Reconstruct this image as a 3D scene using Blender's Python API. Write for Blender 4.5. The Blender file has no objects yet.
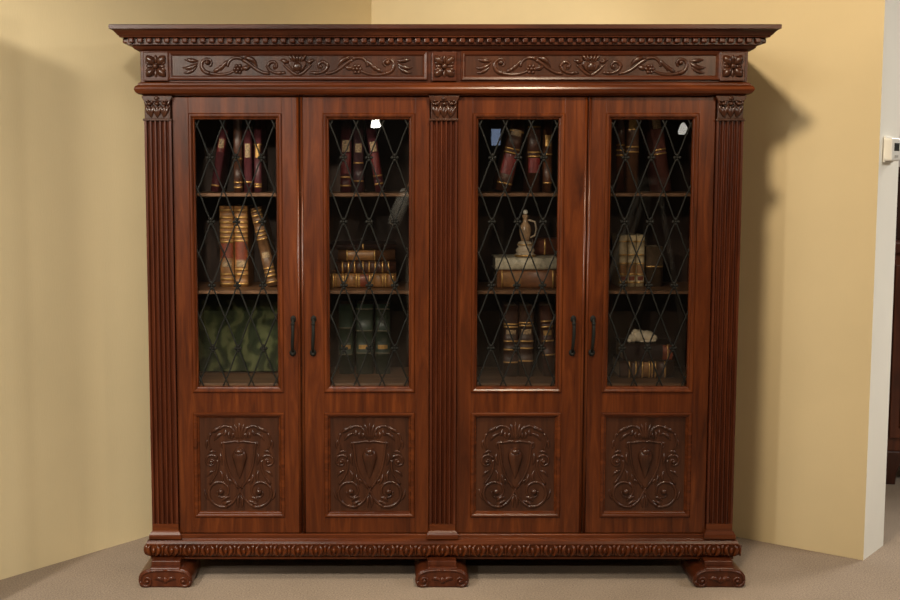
import bpy, bmesh, math, random
from mathutils import Vector, Matrix
random.seed(7)
PI = math.pi
S = bpy.context.scene
C = S.collection

# ------------------------------------------------------------------ materials
def new_mat(name):
    m = bpy.data.materials.new(name); m.use_nodes = True
    nt = m.node_tree
    b = nt.nodes['Principled BSDF']
    return m, nt, b

def ramp(nt, fac, stops):
    r = nt.nodes.new('ShaderNodeValToRGB')
    el = r.color_ramp.elements
    while len(el) < len(stops): el.new(0.5)
    for e, (p, c) in zip(el, stops):
        e.position = p; e.color = (c[0], c[1], c[2], 1)
    nt.links.new(fac, r.inputs['Fac'])
    return r.outputs['Color']

def coords(nt, scale, kind='Object', rot=(0, 0, 0)):
    tc = nt.nodes.new('ShaderNodeTexCoord'); mp = nt.nodes.new('ShaderNodeMapping')
    mp.inputs['Scale'].default_value = scale
    mp.inputs['Rotation'].default_value = rot
    nt.links.new(tc.outputs[kind], mp.inputs['Vector'])
    return mp.outputs['Vector']

def noise(nt, vec, scale, detail=4, rough=0.55, dist=0.0):
    n = nt.nodes.new('ShaderNodeTexNoise')
    n.inputs['Scale'].default_value = scale; n.inputs['Detail'].default_value = detail
    n.inputs['Roughness'].default_value = rough; n.inputs['Distortion'].default_value = dist
    nt.links.new(vec, n.inputs['Vector'])
    return n.outputs['Fac']

def bump(nt, b, h, strength, dist):
    bp = nt.nodes.new('ShaderNodeBump')
    bp.inputs['Strength'].default_value = strength; bp.inputs['Distance'].default_value = dist
    nt.links.new(h, bp.inputs['Height']); nt.links.new(bp.outputs['Normal'], b.inputs['Normal'])

def wood(name, dark, mid, light, axis='z', rough=0.27, coat=0.0, spec=0.33):
    m, nt, b = new_mat(name)
    s = {'z': (14, 14, 1.2), 'x': (1.2, 14, 14), 'y': (14, 1.2, 14)}[axis]
    v = coords(nt, s)
    f = noise(nt, v, 2.2, 6, 0.6, 0.8)
    c = ramp(nt, f, [(0.28, dark), (0.5, mid), (0.74, light)])
    nt.links.new(c, b.inputs['Base Color'])
    s2 = tuple(6 * q for q in s)
    f2 = noise(nt, coords(nt, s2), 3.0, 3)
    bump(nt, b, f2, 0.12, 0.002)
    b.inputs['Roughness'].default_value = rough
    b.inputs['Coat Weight'].default_value = coat
    b.inputs['Coat Roughness'].default_value = 0.22
    b.inputs['Specular IOR Level'].default_value = spec
    return m

def plain(name, col, rough=0.6, var=0.25, scale=20, metal=0.0, bmp=0.0, coat=0.0):
    m, nt, b = new_mat(name)
    v = coords(nt, (1, 1, 1))
    f = noise(nt, v, scale, 5, 0.6)
    lo = tuple(q * (1 - var) for q in col); hi = tuple(min(1, q * (1 + var)) for q in col)
    nt.links.new(ramp(nt, f, [(0.3, lo), (0.7, hi)]), b.inputs['Base Color'])
    b.inputs['Roughness'].default_value = rough
    b.inputs['Metallic'].default_value = metal
    b.inputs['Coat Weight'].default_value = coat
    if bmp: bump(nt, b, f, bmp, 0.003)
    if name == 'black_iron': b.inputs['Specular IOR Level'].default_value = 0.15
    return m

W_V = wood('mahogany_vertical', (.030, .0064, .0016), (.066, .0142, .0030), (.114, .0268, .0055), 'z')
W_H = wood('mahogany_horizontal', (.030, .0064, .0016), (.066, .0142, .0030), (.114, .0268, .0055), 'x')
W_D = wood('mahogany_dark', (.026, .0068, .0032), (.045, .0115, .0047), (.074, .0195, .007), 'x', 0.27, 0.0, 0.26)
W_DV = wood('mahogany_dark_vertical', (.032, .0074, .003), (.056, .0128, .0046), (.090, .0215, .007), 'z', 0.28, 0.0)
W_C = wood('carved_walnut', (.020, .0066, .0032), (.037, .0118, .0052), (.060, .0195, .008), 'z', 0.27, 0.0, 0.34)
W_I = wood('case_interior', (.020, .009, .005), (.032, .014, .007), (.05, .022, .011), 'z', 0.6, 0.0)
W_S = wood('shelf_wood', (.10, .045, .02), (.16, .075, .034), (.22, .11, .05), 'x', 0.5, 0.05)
IRON = plain('black_iron', (.0075, .007, .0055), 0.6, 0.3, 60, 0.0)
CARPET, nt, b = new_mat('beige_carpet')
v = coords(nt, (1, 1, 1))
f = noise(nt, v, 160, 3, 0.7)
f2 = noise(nt, v, 1.3, 3, 0.6)
mx = nt.nodes.new('ShaderNodeMath'); mx.operation = 'MULTIPLY_ADD'
nt.links.new(f2, mx.inputs[0]); mx.inputs[1].default_value = 0.35; nt.links.new(f, mx.inputs[2])
nt.links.new(ramp(nt, mx.outputs[0], [(0.42, (.16, .124, .093)), (0.68, (.285, .224, .172)), (0.95, (.42, .335, .262))]), b.inputs['Base Color'])
b.inputs['Roughness'].default_value = 0.95
b.inputs['Specular IOR Level'].default_value = 0.1
bump(nt, b, f, 0.6, 0.006)

def wall_mat(name, col, ribs=True):
    m, nt, b = new_mat(name)
    v = coords(nt, (1, 1, 1))
    f = noise(nt, v, 1.1, 4, 0.6)
    lo = tuple(q * 0.95 for q in col); hi = tuple(q * 1.05 for q in col)
    nt.links.new(ramp(nt, f, [(0.3, lo), (0.7, hi)]), b.inputs['Base Color'])
    b.inputs['Roughness'].default_value = 0.75
    b.inputs['Specular IOR Level'].default_value = 0.25
    g = noise(nt, coords(nt, (70, 70, 9)), 3.0, 3, 0.6)
    bump(nt, b, g, 0.18, 0.003)
    return m
WALL = wall_mat('tan_wall_covering', (.68, .555, .335))
WHITE = wall_mat('white_paint', (.82, .79, .71))
GREYW = wall_mat('grey_paint', (.06, .055, .05))
CEIL = wall_mat('ceiling_paint', (.62, .60, .55))

GLASS = bpy.data.materials.new('clear_glass'); GLASS.use_nodes = True
nt = GLASS.node_tree; nt.nodes.clear()
o_ = nt.nodes.new('ShaderNodeOutputMaterial'); mxs = nt.nodes.new('ShaderNodeMixShader')
tr = nt.nodes.new('ShaderNodeBsdfTransparent'); gl = nt.nodes.new('ShaderNodeBsdfGlossy')
fr = nt.nodes.new('ShaderNodeFresnel'); fr.inputs['IOR'].default_value = 1.5
tr.inputs['Color'].default_value = (.96, .955, .94, 1)
gl.inputs['Roughness'].default_value = 0.0
gl.inputs['Color'].default_value = (1, 1, 1, 1)
nt.links.new(fr.outputs[0], mxs.inputs[0]); nt.links.new(tr.outputs[0], mxs.inputs[1]); nt.links.new(gl.outputs[0], mxs.inputs[2])
nt.links.new(mxs.outputs[0], o_.inputs['Surface'])

def emit(name, col, st):
    m, nt, b = new_mat(name)
    b.inputs['Base Color'].default_value = (*col, 1)
    b.inputs['Emission Color'].default_value = (*col, 1); b.inputs['Emission Strength'].default_value = st
    return m

# ------------------------------------------------------------------ mesh helpers
def quad(bm, a, b, c, d, smooth=False):
    f = bm.faces.new((a, b, c, d)); f.smooth = smooth; return f

def box(bm, x0, x1, y0, y1, z0, z1, bev=0.0, seg=2):
    t = bmesh.new()
    bmesh.ops.create_cube(t, size=1)
    bmesh.ops.scale(t, vec=(x1 - x0, y1 - y0, z1 - z0), verts=t.verts)
    bmesh.ops.translate(t, vec=((x0 + x1) / 2, (y0 + y1) / 2, (z0 + z1) / 2), verts=t.verts)
    if bev > 0:
        bmesh.ops.bevel(t, geom=list(t.edges), offset=bev, segments=seg, affect='EDGES', profile=0.5)
    merge(bm, t)

def merge(bm, t, mat=None):
    me = bpy.data.meshes.new('t'); t.to_mesh(me); t.free()
    if mat is not None: me.transform(mat)
    bm.from_mesh(me); bpy.data.meshes.remove(me)

def blob(bm, c, r, sub=2, rot=None):
    M = Matrix.Translation(Vector(c))
    if rot is not None: M = M @ rot
    M = M @ Matrix.Diagonal((r[0], r[1], r[2], 1))
    res = bmesh.ops.create_icosphere(bm, subdivisions=sub, radius=1, matrix=M)
    for v in res['verts']:
        for f in v.link_faces: f.smooth = True

def relief(bm, pts, rad, y, flat=0.8, seg=8):
    """a tapering rounded rib lying on a vertical face: pts are (x, z)"""
    n = len(pts)
    rings = []
    for i, (x, z) in enumerate(pts):
        a = pts[max(i - 1, 0)]; c = pts[min(i + 1, n - 1)]
        dx, dz = c[0] - a[0], c[1] - a[1]
        l = math.hypot(dx, dz) or 1
        nx, nz = -dz / l, dx / l
        r = rad(i / (n - 1)) if callable(rad) else rad
        ring = []
        for k in range(seg):
            t = 2 * PI * k / seg
            ring.append(bm.verts.new((x + nx * r * math.cos(t), y - r * flat * math.sin(t), z + nz * r * math.cos(t))))
        rings.append(ring)
    for i in range(n - 1):
        for k in range(seg):
            quad(bm, rings[i][k], rings[i][(k + 1) % seg], rings[i + 1][(k + 1) % seg], rings[i + 1][k], True)
    bm.faces.new(rings[0][::-1]); bm.faces.new(rings[-1])

def tube(bm, pts, rad, seg=8):
    pts = [Vector(p) for p in pts]
    n = len(pts); rings = []
    up = Vector((0.31, 0.2, 0.93))
    for i, p in enumerate(pts):
        d = (pts[min(i + 1, n - 1)] - pts[max(i - 1, 0)]).normalized()
        s = d.cross(up)
        if s.length < 1e-3: s = d.cross(Vector((1, 0, 0)))
        s.normalize(); u = s.cross(d)
        r = rad(i / (n - 1)) if callable(rad) else rad
        rings.append([bm.verts.new(p + (s * math.cos(2 * PI * k / seg) + u * math.sin(2 * PI * k / seg)) * r) for k in range(seg)])
    for i in range(n - 1):
        for k in range(seg):
            quad(bm, rings[i][k], rings[i][(k + 1) % seg], rings[i + 1][(k + 1) % seg], rings[i + 1][k], True)
    bm.faces.new(rings[0][::-1]); bm.faces.new(rings[-1])

def lathe(bm, prof, cx=0, cy=0, seg=24, smooth=True):
    rings = [[bm.verts.new((cx + r * math.cos(2 * PI * k / seg), cy + r * math.sin(2 * PI * k / seg), z)) for k in range(seg)] for r, z in prof]
    for i in range(len(rings) - 1):
        for k in range(seg):
            quad(bm, rings[i][k], rings[i][(k + 1) % seg], rings[i + 1][(k + 1) % seg], rings[i + 1][k], smooth)
    bm.faces.new(rings[0][::-1]); bm.faces.new(rings[-1])

def prism_y(bm, outline, y0, y1, bev=0.0):
    """outline (x,z) extruded from y0 to y1"""
    t = bmesh.new()
    a = [t.verts.new((x, y0, z)) for x, z in outline]
    b = [t.verts.new((x, y1, z)) for x, z in outline]
    f1 = t.faces.new(a); t.faces.new(b[::-1])
    n = len(a)
    for i in range(n):
        t.faces.new((a[i], b[i], b[(i + 1) % n], a[(i + 1) % n]))
    bmesh.ops.recalc_face_normals(t, faces=t.faces)
    if bev:
        es = [e for e in t.edges if all(abs(v.co.y - y0) < 1e-6 for v in e.verts)]
        bmesh.ops.bevel(t, geom=es, offset=bev, segments=2, affect='EDGES', profile=0.5)
    merge(bm, t)

def sweep(bm, prof, half, yf, yb, close_top=True, smooth=False):
    """moulding run round the front and the two sides: prof = (out, z) list"""
    rows = []
    for o, z in prof:
        rows.append([bm.verts.new(p) for p in ((-half - o, yb, z), (-half - o, yf - o, z), (half + o, yf - o, z), (half + o, yb, z))])
    for i in range(len(rows) - 1):
        for k in range(3):
            quad(bm, rows[i][k], rows[i + 1][k], rows[i + 1][k + 1], rows[i][k + 1], False)
        f = quad(bm, rows[i][3], rows[i + 1][3], rows[i + 1][0], rows[i][0])
    bm.faces.new(rows[0]); bm.faces.new(rows[-1][::-1])
    bmesh.ops.recalc_face_normals(bm, faces=bm.faces)

def frame_mould(bm, x0, x1, z0, z1, prof):
    """picture-frame moulding round a rectangular opening: prof = (distance outside the opening, y)"""
    rows = []
    for o, y in prof:
        rows.append([bm.verts.new(p) for p in ((x0 - o, y, z0 - o), (x1 + o, y, z0 - o), (x1 + o, y, z1 + o), (x0 - o, y, z1 + o))])
    n = len(rows)
    for i in range(n):
        for k in range(4):
            quad(bm, rows[i][k], rows[i][(k + 1) % 4], rows[(i + 1) % n][(k + 1) % 4], rows[(i + 1) % n][k])
    bmesh.ops.recalc_face_normals(bm, faces=bm.faces)

def obj(name, bm, mat, parent=None, loc=(0, 0, 0), bev=None):
    me = bpy.data.meshes.new(name)
    bmesh.ops.recalc_face_normals(bm, faces=bm.faces)
    bm.to_mesh(me); bm.free()
    for m in (mat if isinstance(mat, (list, tuple)) else [mat]): me.materials.append(m)
    o = bpy.data.objects.new(name, me); C.objects.link(o)
    o.location = loc
    if parent is not None: o.parent = parent
    return o

def tag(o, label, cat, group=None):
    o['label'] = label; o['category'] = cat
    if group: o['group'] = group
    return o

def thing(name, label, cat, loc=(0, 0, 0), rot=(0, 0, 0), group=None):
    o = bpy.data.objects.new(name, None); C.objects.link(o)
    o.location = loc; o.rotation_euler = rot
    return tag(o, label, cat, group)

def struct(name, bm, mat):
    o = obj(name, bm, mat); o['kind'] = 'structure'; return o

def spiral(c, r0, r1, a0, turns, n=26):
    """turns > 0 = anticlockwise as seen from the front"""
    out = []
    for i in range(n):
        t = i / (n - 1)
        r = r0 + (r1 - r0) * t ** 0.85
        a = a0 + turns * 2 * PI * t
        out.append((c[0] + r * math.cos(a), c[1] + r * math.sin(a)))
    return out

def bez(p0, p1, p2, p3, n=14):
    out = []
    for i in range(n):
        t = i / (n - 1); q = 1 - t
        out.append(tuple(q**3 * a + 3*q*q*t * b + 3*q*t*t * c + t**3 * d for a, b, c, d in zip(p0, p1, p2, p3)))
    return out

def leafy(w, p=0.8):
    return lambda t: max(0.0006, w * math.sin(PI * min(max(t, 0.0), 1.0)) ** p)
def taper(a, b):
    return lambda t: a + (b - a) * t

# ------------------------------------------------------------------ the room
PL = Vector((-1.7536, -.0077)); DL = Vector((.612, .791)).normalized()      # left wall foot line
PR = Vector((1.7144, .2435)); DR = Vector((-.7897, .6135)).normalized()       # right wall foot line
NL = Vector((DL.y, -DL.x))
NR = Vector((-DR.y, DR.x)) if Vector((-DR.y, DR.x)).y < 0 else Vector((DR.y, -DR.x))
det = -DL.x * DR.y + DR.x * DL.y
delta = PR - PL
CORNER = PL + DL * ((-delta.x * DR.y + DR.x * delta.y) / det)
HC = 3.05

def slab(bm, a, b, n_out, th, z0, z1):
    """upright wall between plan points a and b, its thickness laid on the side n_out"""
    q = [a, b, b + n_out * th, a + n_out * th]
    lo = [bm.verts.new((p.x, p.y, z0)) for p in q]; hi = [bm.verts.new((p.x, p.y, z1)) for p in q]
    bm.faces.new(lo[::-1]); bm.faces.new(hi)
    for i in range(4): bm.faces.new((lo[i], lo[(i + 1) % 4], hi[(i + 1) % 4], hi[i]))

bm = bmesh.new(); box(bm, -9, 9, -9.6, 8, -.12, 0); struct('floor', bm, CARPET)
bm = bmesh.new(); box(bm, -9, 9, -9.6, 8, HC, HC + .1); struct('ceiling', bm, CEIL)
bm = bmesh.new(); slab(bm, PL - DL * 8.5, CORNER + DL * .3, -NL, .15, 0, HC); struct('wall_left', bm, WALL)
bm = bmesh.new(); slab(bm, PR, CORNER, -NR, .262, 0, HC)
bmesh.ops.recalc_face_normals(bm, faces=bm.faces)
for f in bm.faces:
    if f.normal.dot(Vector((-DR.x, -DR.y, 0))) > 0.9: f.material_index = 1
struct('wall_right', bm, [WALL, WHITE])
bm = bmesh.new(); box(bm, -9, 9, -9.6, -9.4, 0, HC); struct('wall_back', bm, GREYW)
bm = bmesh.new(); box(bm, 7.2, 7.35, -9.4, 8, 0, HC); struct('wall_side', bm, GREYW)
bm = bmesh.new(); box(bm, -3, 7.2, 5.2, 5.35, 0, HC); struct('wall_far', bm, wall_mat('pinkish_grey_paint', (.42, .37, .34)))

bm = bmesh.new()
E1, E2 = Vector((-1.780, -.552)), Vector((-2.32, -1.61))
slab(bm, E2, E1, Vector((-.90, .435)), .17, 0, 2.252)
struct('added_shadow_wall', bm, WALL)  # unseen slab added beyond the left edge to cast the left wall's shadow

# ------------------------------------------------------------------ the bookcase
CX = -0.025
case = thing('bookcase', 'very large carved mahogany four-door bookcase with iron lattice glass doors, across the room corner', 'bookcase', (CX, 0, 0))
HB, YB = 1.125, .48          # half width and back of the carcase

def part(name, bm, mat, parent=case): return obj(name, bm, mat, parent)

# carcase
for s in (-1, 1):
    bm = bmesh.new()
    a, b = sorted((s * 1.035, s * HB))
    box(bm, a, b, .0, YB, .19, 1.90, .002)
    a, b = sorted((s * 1.0, s * 1.036))
    box(bm, a, b, .03, .06, .19, 1.90, .001)
    # framed side
    x = s * HB
    for (y0, y1, z0, z1) in ((.02, .10, .22, 1.87), (.38, .46, .22, 1.87), (.10, .38, .22, .32), (.10, .38, 1.77, 1.87), (.10, .38, .66, .76)):
        a, b = sorted((x - s * .004, x + s * .0012)); box(bm, a, b, y0, y1, z0, z1, .001)
    part('side_panel', bm, W_V)
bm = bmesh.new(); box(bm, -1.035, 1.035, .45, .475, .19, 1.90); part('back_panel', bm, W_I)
bm = bmesh.new(); box(bm, -.05, .05, .0, .45, .19, 1.90, .001); part('centre_partition', bm, W_V)
bm = bmesh.new()
box(bm, -1.035, 1.035, .03, .449, .735, .772, .002); part('bottom_board', bm, W_S)
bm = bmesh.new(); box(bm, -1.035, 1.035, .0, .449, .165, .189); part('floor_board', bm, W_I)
for s in (-1, 1):
    for z in (1.507, 1.131):
        a, b = sorted((s * .052, s * 1.034))
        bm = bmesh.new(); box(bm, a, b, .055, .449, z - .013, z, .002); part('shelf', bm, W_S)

# cornice
bm = bmesh.new()
sweep(bm, [(.006, 2.036), (.012, 2.040), (.020, 2.044), (.026, 2.051), (.028, 2.055), (.040, 2.058), (.042, 2.060), (.042, 2.082), (.066, 2.084), (.068, 2.089),
           (.072, 2.091), (.077, 2.097), (.083, 2.104), (.090, 2.109), (.094, 2.111), (.098, 2.112), (.098, 2.126), (.095, 2.128)], HB + .012, 0, YB)
corn = part('cornice', bm, W_D)
bm = bmesh.new()
def egg_row(bm, half, yf, yb, z, sp, fn):
    n = round(2 * half / sp)
    for i in range(n):
        fn(bm, -half + (i + .5) * 2 * half / n, yf, 0)
    m = round((yb - yf) / sp)
    for s in (-1, 1):
        for j in range(m): fn(bm, s * half, yf + (j + .5) * (yb - yf) / m, s)
def dentil(bm, x, y, s):
    if s == 0:
        box(bm, x - .0105, x + .0105, y - .019, y + .004, 2.064, 2.083, .005, 2)
    else:
        a, b = sorted((x - s * .004, x + s * .019)); box(bm, a, b, y - .0105, y + .0105, 2.064, 2.083, .005, 2)
egg_row(bm, HB + .012 + .042, -.042, YB, 2.07, .0333, dentil)
obj('dentil_band', bm, W_D, corn)

# frieze
bm = bmesh.new(); box(bm, -1.138, 1.138, -.012, YB, 1.918, 2.038, .002)
fz = part('frieze', bm, W_D)
bm = bmesh.new()
sweep(bm, [(0, 1.872), (.006, 1.874), (.018, 1.877), (.026, 1.882), (.031, 1.889), (.033, 1.896), (.031, 1.903), (.026, 1.909), (.020, 1.912), (.020, 1.917), (.014, 1.921), (.002, 1.924)], HB, -.012, YB)
part('frieze_moulding', bm, W_H)

def frieze_panel(x0, x1):
    bm = bmesh.new()
    box(bm, x0 + .012, x1 - .012, -.0145, -.0115, 1.944, 2.023)
    p = obj('frieze_panel', bm, W_C, case)
    bm = bmesh.new()
    frame_mould(bm, x0 + .018, x1 - .018, 1.947, 2.020, [(0, -.0125), (0, -.016), (.005, -.021), (.010, -.022), (.014, -.0235), (.017, -.021), (.017, -.0118)])
    obj('panel_moulding', bm, W_D, p)
    bm = bmesh.new()
    cx, cz, y = (x0 + x1) / 2, 1.9835, -.0145
    # cartouche with crown
    prism_y(bm, [(cx - .030, cz + .018), (cx - .034, cz + .004), (cx - .022, cz - .014), (cx, cz - .032), (cx + .022, cz - .014), (cx + .034, cz + .004), (cx + .030, cz + .018)], -.026, y, .005)
    blob(bm, (cx, -.026, cz - .004), (.017, .008, .018))
    for k in range(-2, 3):
        relief(bm, bez((cx + k * .006, cz + .012), (cx + k * .010, cz + .024), (cx + k * .013, cz + .032), (cx + k * .016, cz + .040), 8), leafy(.0065), -.026, .9)
    for s in (-1, 1):
        X = lambda d: cx + s * d
        L = lambda pts, r, fl=.9: relief(bm, pts, (lambda t: 1.3 * r(t)) if callable(r) else 1.3 * r, y, fl)
        L(bez((X(.0), cz - .034), (X(.020), cz - .030), (X(.034), cz - .012), (X(.052), cz + .004)), taper(.006, .004))
        L(bez((X(.030), cz + .018), (X(.045), cz + .006), (X(.05), cz + .024), (X(.066), cz + .020)), leafy(.007))
        # small curl
        L(bez((X(.045), cz - .024), (X(.075), cz - .034), (X(.115), cz - .022), (X(.112), cz + .004)), taper(.004, .006))
        L([(X(q[0]), cz + q[1]) for q in spiral((.090, -.002), .023, .006, -.1, .8, 20)], taper(.006, .0035))
        blob(bm, (X(.086), y, cz - .003), (.008, .008, .008))
        L(bez((X(.055), cz - .02), (X(.06), cz - .028), (X(.07), cz - .026), (X(.082), cz - .032), 8), leafy(.006))
        # main vine, a running wave
        L(bez((X(.105), cz - .028), (X(.150), cz - .030), (X(.170), cz + .006), (X(.205), cz + .022), 18), taper(.005, .006))
        L(bez((X(.150), cz - .006), (X(.160), cz + .024), (X(.185), cz + .030), (X(.200), cz + .032), 10), leafy(.008))
        L(bez((X(.175), cz + .004), (X(.185), cz - .010), (X(.20), cz - .012), (X(.212), cz - .004), 10), leafy(.008))
        L(bez((X(.205), cz + .024), (X(.235), cz + .040), (X(.262), cz + .022), (X(.262), cz - .004), 14), taper(.006, .004))
        # flower
        for k in range(6):
            a = 2 * PI * k / 6
            blob(bm, (X(.222 + .013 * math.cos(a)), y, cz - .012 + .013 * math.sin(a)), (.009, .008, .009), 1)
        blob(bm, (X(.222), y - .006, cz - .012), (.008, .008, .008))
        # large C scroll
        L(bez((X(.235), cz - .018), (X(.255), cz - .030), (X(.295), cz - .040), (X(.335), cz - .026), 14), taper(.004, .006))
        L([(X(q[0]), cz + q[1]) for q in spiral((.335, .006), .034, .008, -PI / 2 - .2, .95, 26)], taper(.0065, .0035))
        blob(bm, (X(.337), y - .003, cz + .012), (.010, .010, .010))
        for k, (dx, dz) in enumerate(((.270, .012), (.285, -.002), (.298, -.012))):
            L(bez((X(dx + .02), cz - .022 + k * .002), (X(dx + .012), cz + dz - .012), (X(dx), cz + dz), (X(dx - .018), cz + dz + .012), 9), leafy(.0065))
        L(bez((X(.372), cz + .012), (X(.390), cz - .004), (X(.405), cz - .014), (X(.432), cz - .006), 12), leafy(.008))
        L(bez((X(.368), cz + .018), (X(.390), cz + .016), (X(.405), cz + .022), (X(.425), cz + .022), 12), leafy(.007))
        L(bez((X(.375), cz), (X(.390), cz - .018), (X(.41), cz - .028), (X(.428), cz - .026), 12), leafy(.006))
    obj('carved_vine', bm, W_C, p)
frieze_panel(-1.035, -.062); frieze_panel(.062, 1.035)

def rosette_block(cx):
    bm = bmesh.new(); box(bm, cx - .047, cx + .047, -.026, -.011, 1.926, 2.034, .003)
    p = part('rosette_block', bm, W_D)
    bm = bmesh.new(); cz = 1.981
    for k in range(4):
        a = PI / 4 + k * PI / 2
        d = (math.cos(a), math.sin(a)); n = (-d[1], d[0])
        relief(bm, [(cx + d[0] * q * .052, cz + d[1] * q * .056) for q in (.1, .3, .5, .7, .85, 1)], leafy(.015, .6), -.026, 1.0)
        for s in (-1, 1):
            relief(bm, [(cx + d[0] * q * .040 + n[0] * s * .016 * q, cz + d[1] * q * .040 + n[1] * s * .016 * q) for q in (.35, .6, .8, 1)], leafy(.007), -.027, .9)
    for k in range(4):
        a = k * PI / 2
        d = (math.cos(a), math.sin(a))
        relief(bm, [(cx + d[0] * q * .036, cz + d[1] * q * .042) for q in (.2, .45, .7, .9, 1)], leafy(.007, .7), -.026, .8)
    blob(bm, (cx, -.031, cz), (.011, .010, .011))
    obj('carved_rosette', bm, W_C, p)
for cx in (-1.078, 0, 1.078): rosette_block(cx)

# pilasters
def pilaster(cx):
    hw = .0505
    bm = bmesh.new()
    n, prof = 5, []
    fw = (2 * hw - .012) / n
    prof.append((cx - hw, -.022))
    for i in range(n):
        a = cx - hw + .006 + i * fw
        for k in range(9):
            t = k / 8
            prof.append((a + fw * (.12 + .76 * t), -.022 + .012 * math.sin(PI * t) ** .8))
    prof.append((cx + hw, -.022))
    z0, z1 = .228, 1.782
    lo = [bm.verts.new((x, y, z0)) for x, y in prof]; hi = [bm.verts.new((x, y, z1)) for x, y in prof]
    for i in range(len(prof) - 1): quad(bm, lo[i], lo[i + 1], hi[i + 1], hi[i])
    for r in (lo, hi):
        bl = bm.verts.new((cx - hw, .0, r[0].co.z)); br = bm.verts.new((cx + hw, .0, r[0].co.z))
        bm.faces.new([br, bl] + r)
        if r is lo: L0, R0 = bl, br
        else: L1, R1 = bl, br
    quad(bm, lo[0], hi[0], L1, L0); quad(bm, lo[-1], R0, R1, hi[-1])
    p = part('pilaster', bm, W_DV)
    bm = bmesh.new()
    box(bm, cx - hw, cx + hw, -.0215, .0, .200, .229)
    sec = [(.0, .203), (.002, .201), (.005, .197), (.010, .188), (.011, .182), (.011, .1715)]
    rows = [[bm.verts.new(q) for q in ((cx - hw - o, .0, z), (cx - hw - o, -.0225 - o, z), (cx + hw + o, -.0225 - o, z), (cx + hw + o, .0, z))] for o, z in sec]
    for a, c in zip(rows[:-1], rows[1:]):
        for k in range(4): quad(bm, a[k], a[(k + 1) % 4], c[(k + 1) % 4], c[k])
    bm.faces.new(rows[0]); bm.faces.new(rows[-1])
    obj('pilaster_base', bm, W_H, p)
    bm = bmesh.new()
    box(bm, cx - hw + .002, cx + hw - .002, -.022, .0, 1.786, 1.872, .002)
    box(bm, cx - hw - .004, cx + hw + .004, -.028, .0, 1.779, 1.787, .002)
    prism_y(bm, [(cx - .0495, 1.852), (cx + .0495, 1.852), (cx + .057, 1.866), (cx + .057, 1.872), (cx - .057, 1.872), (cx - .057, 1.866)], -.030, .0, .002)
    y = -.022
    for dx in (-.028, 0, .028):
        for k in (-1, 0, 1):
            relief(bm, bez((cx + dx * .8, 1.790), (cx + dx + k * .006, 1.810), (cx + dx + k * .011, 1.825), (cx + dx + k * .016, 1.838), 9), leafy(.0075), y - .002, .9)
        blob(bm, (cx + dx, y - .008, 1.842), (.010, .009, .007))
    for s in (-1, 1):
        relief(bm, [(cx + s * q[0], q[1]) for q in spiral((.035, 1.853), .017, .004, PI, 1.1, 20)], taper(.0055, .003), y - .003, .9)
        blob(bm, (cx + s * .035, y - .004, 1.853), (.006, .007, .006))
    relief(bm, bez((cx - .02, 1.862), (cx - .01, 1.850), (cx + .01, 1.850), (cx + .02, 1.862), 8), .005, y - .002)
    blob(bm, (cx, y - .005, 1.862), (.011, .010, .008))
    obj('carved_capital', bm, W_C, p)
for cx in (-1.0755, 0, 1.0755): pilaster(cx)

# base
bm = bmesh.new()
sweep(bm, [(-.03, .080), (-.012, .082), (0, .086), (.006, .088), (.006, .097), (.002, .100), (.014, .103), (.019, .107), (.019, .114), (.019, .124), (.019, .134), (.019, .143),
           (.021, .149), (.021, .153), (.019, .158), (.017, .164), (.012, .168), (.011, .171), (.006, .173), (.005, .184), (.003, .186), (0, .187)], HB + .003, -.012, YB)
base = part('plinth', bm, W_H)
bm = bmesh.new()
def gad(bm, x, y, s):
    z = .1275
    if s == 0:
        blob(bm, (x, y + .004, z - .002), (.0078, .0085, .0150))
        for q in (-1, 1):
            relief(bm, bez((x + q * .010, z + .0225), (x + q * .026, z + .010), (x + q * .024, z - .010), (x + q * .006, z - .0235), 10), leafy(.0085, .5), y + .003, 1.5, 8)
        relief(bm, [(x + .03515, z + .021), (x + .03515, z + .006), (x + .03515, z - .008), (x + .03515, z - .021)], taper(.0060, .003), y + .004, 1.2, 7)
    else:
        blob(bm, (x - s * .004, y, z - .002), (.0085, .0078, .0150))
        for q in (-1, 1): blob(bm, (x - s * .005, y + q * .021, z), (.0115, .0085, .0225))
egg_row(bm, HB + .003 + .027, -.039, YB - .02, 0, .0703, gad)
obj('egg_and_dart_band', bm, W_H, base)

# feet
def foot(cx, hw, y0=-.098, depth=.215, carve=True):
    bm = bmesh.new()
    nk = hw * .565
    box(bm, cx - nk, cx + nk, y0 + .02, y0 + depth - .01, .078, .0995, .003)
    half = [(hw * .92, .0), (hw * .99, .006), (hw * 1.04, .017), (hw * 1.05, .030), (hw * 1.03, .043), (hw * .97, .055), (hw * .87, .064), (hw * .74, .070), (hw * .60, .0735), (hw * .575, .079)]
    out = [(cx + x, z) for x, z in half] + [(cx - x, z) for x, z in half[::-1]]
    prism_y(bm, out, y0, y0 + depth, .006)
    if carve:
        for s in (-1, 1):
            relief(bm, [(cx + s * q[0], q[1]) for q in spiral((hw * .72, .026), .025, .006, 0.0, -1.2, 26)], taper(.006, .0035), y0, .9)
            blob(bm, (cx + s * hw * .70, y0, .025), (.008, .009, .008))
            relief(bm, bez((cx + s * hw * .96, .025), (cx + s * hw * .97, .062), (cx + s * hw * .6, .069), (cx, .067), 14), .005, y0, .9)
            relief(bm, bez((cx, .018), (cx + s * .012, .038), (cx + s * .03, .044), (cx + s * .042, .030), 10), leafy(.009), y0, .9)
        blob(bm, (cx, y0, .030), (.010, .009, .014))
    part('foot', bm, W_DV)
foot(-1.066, .099); foot(-.003, .098); foot(1.062, .096)
for cx in (-1.06, 1.06): foot(cx, .08, .34, .13, False)

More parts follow.
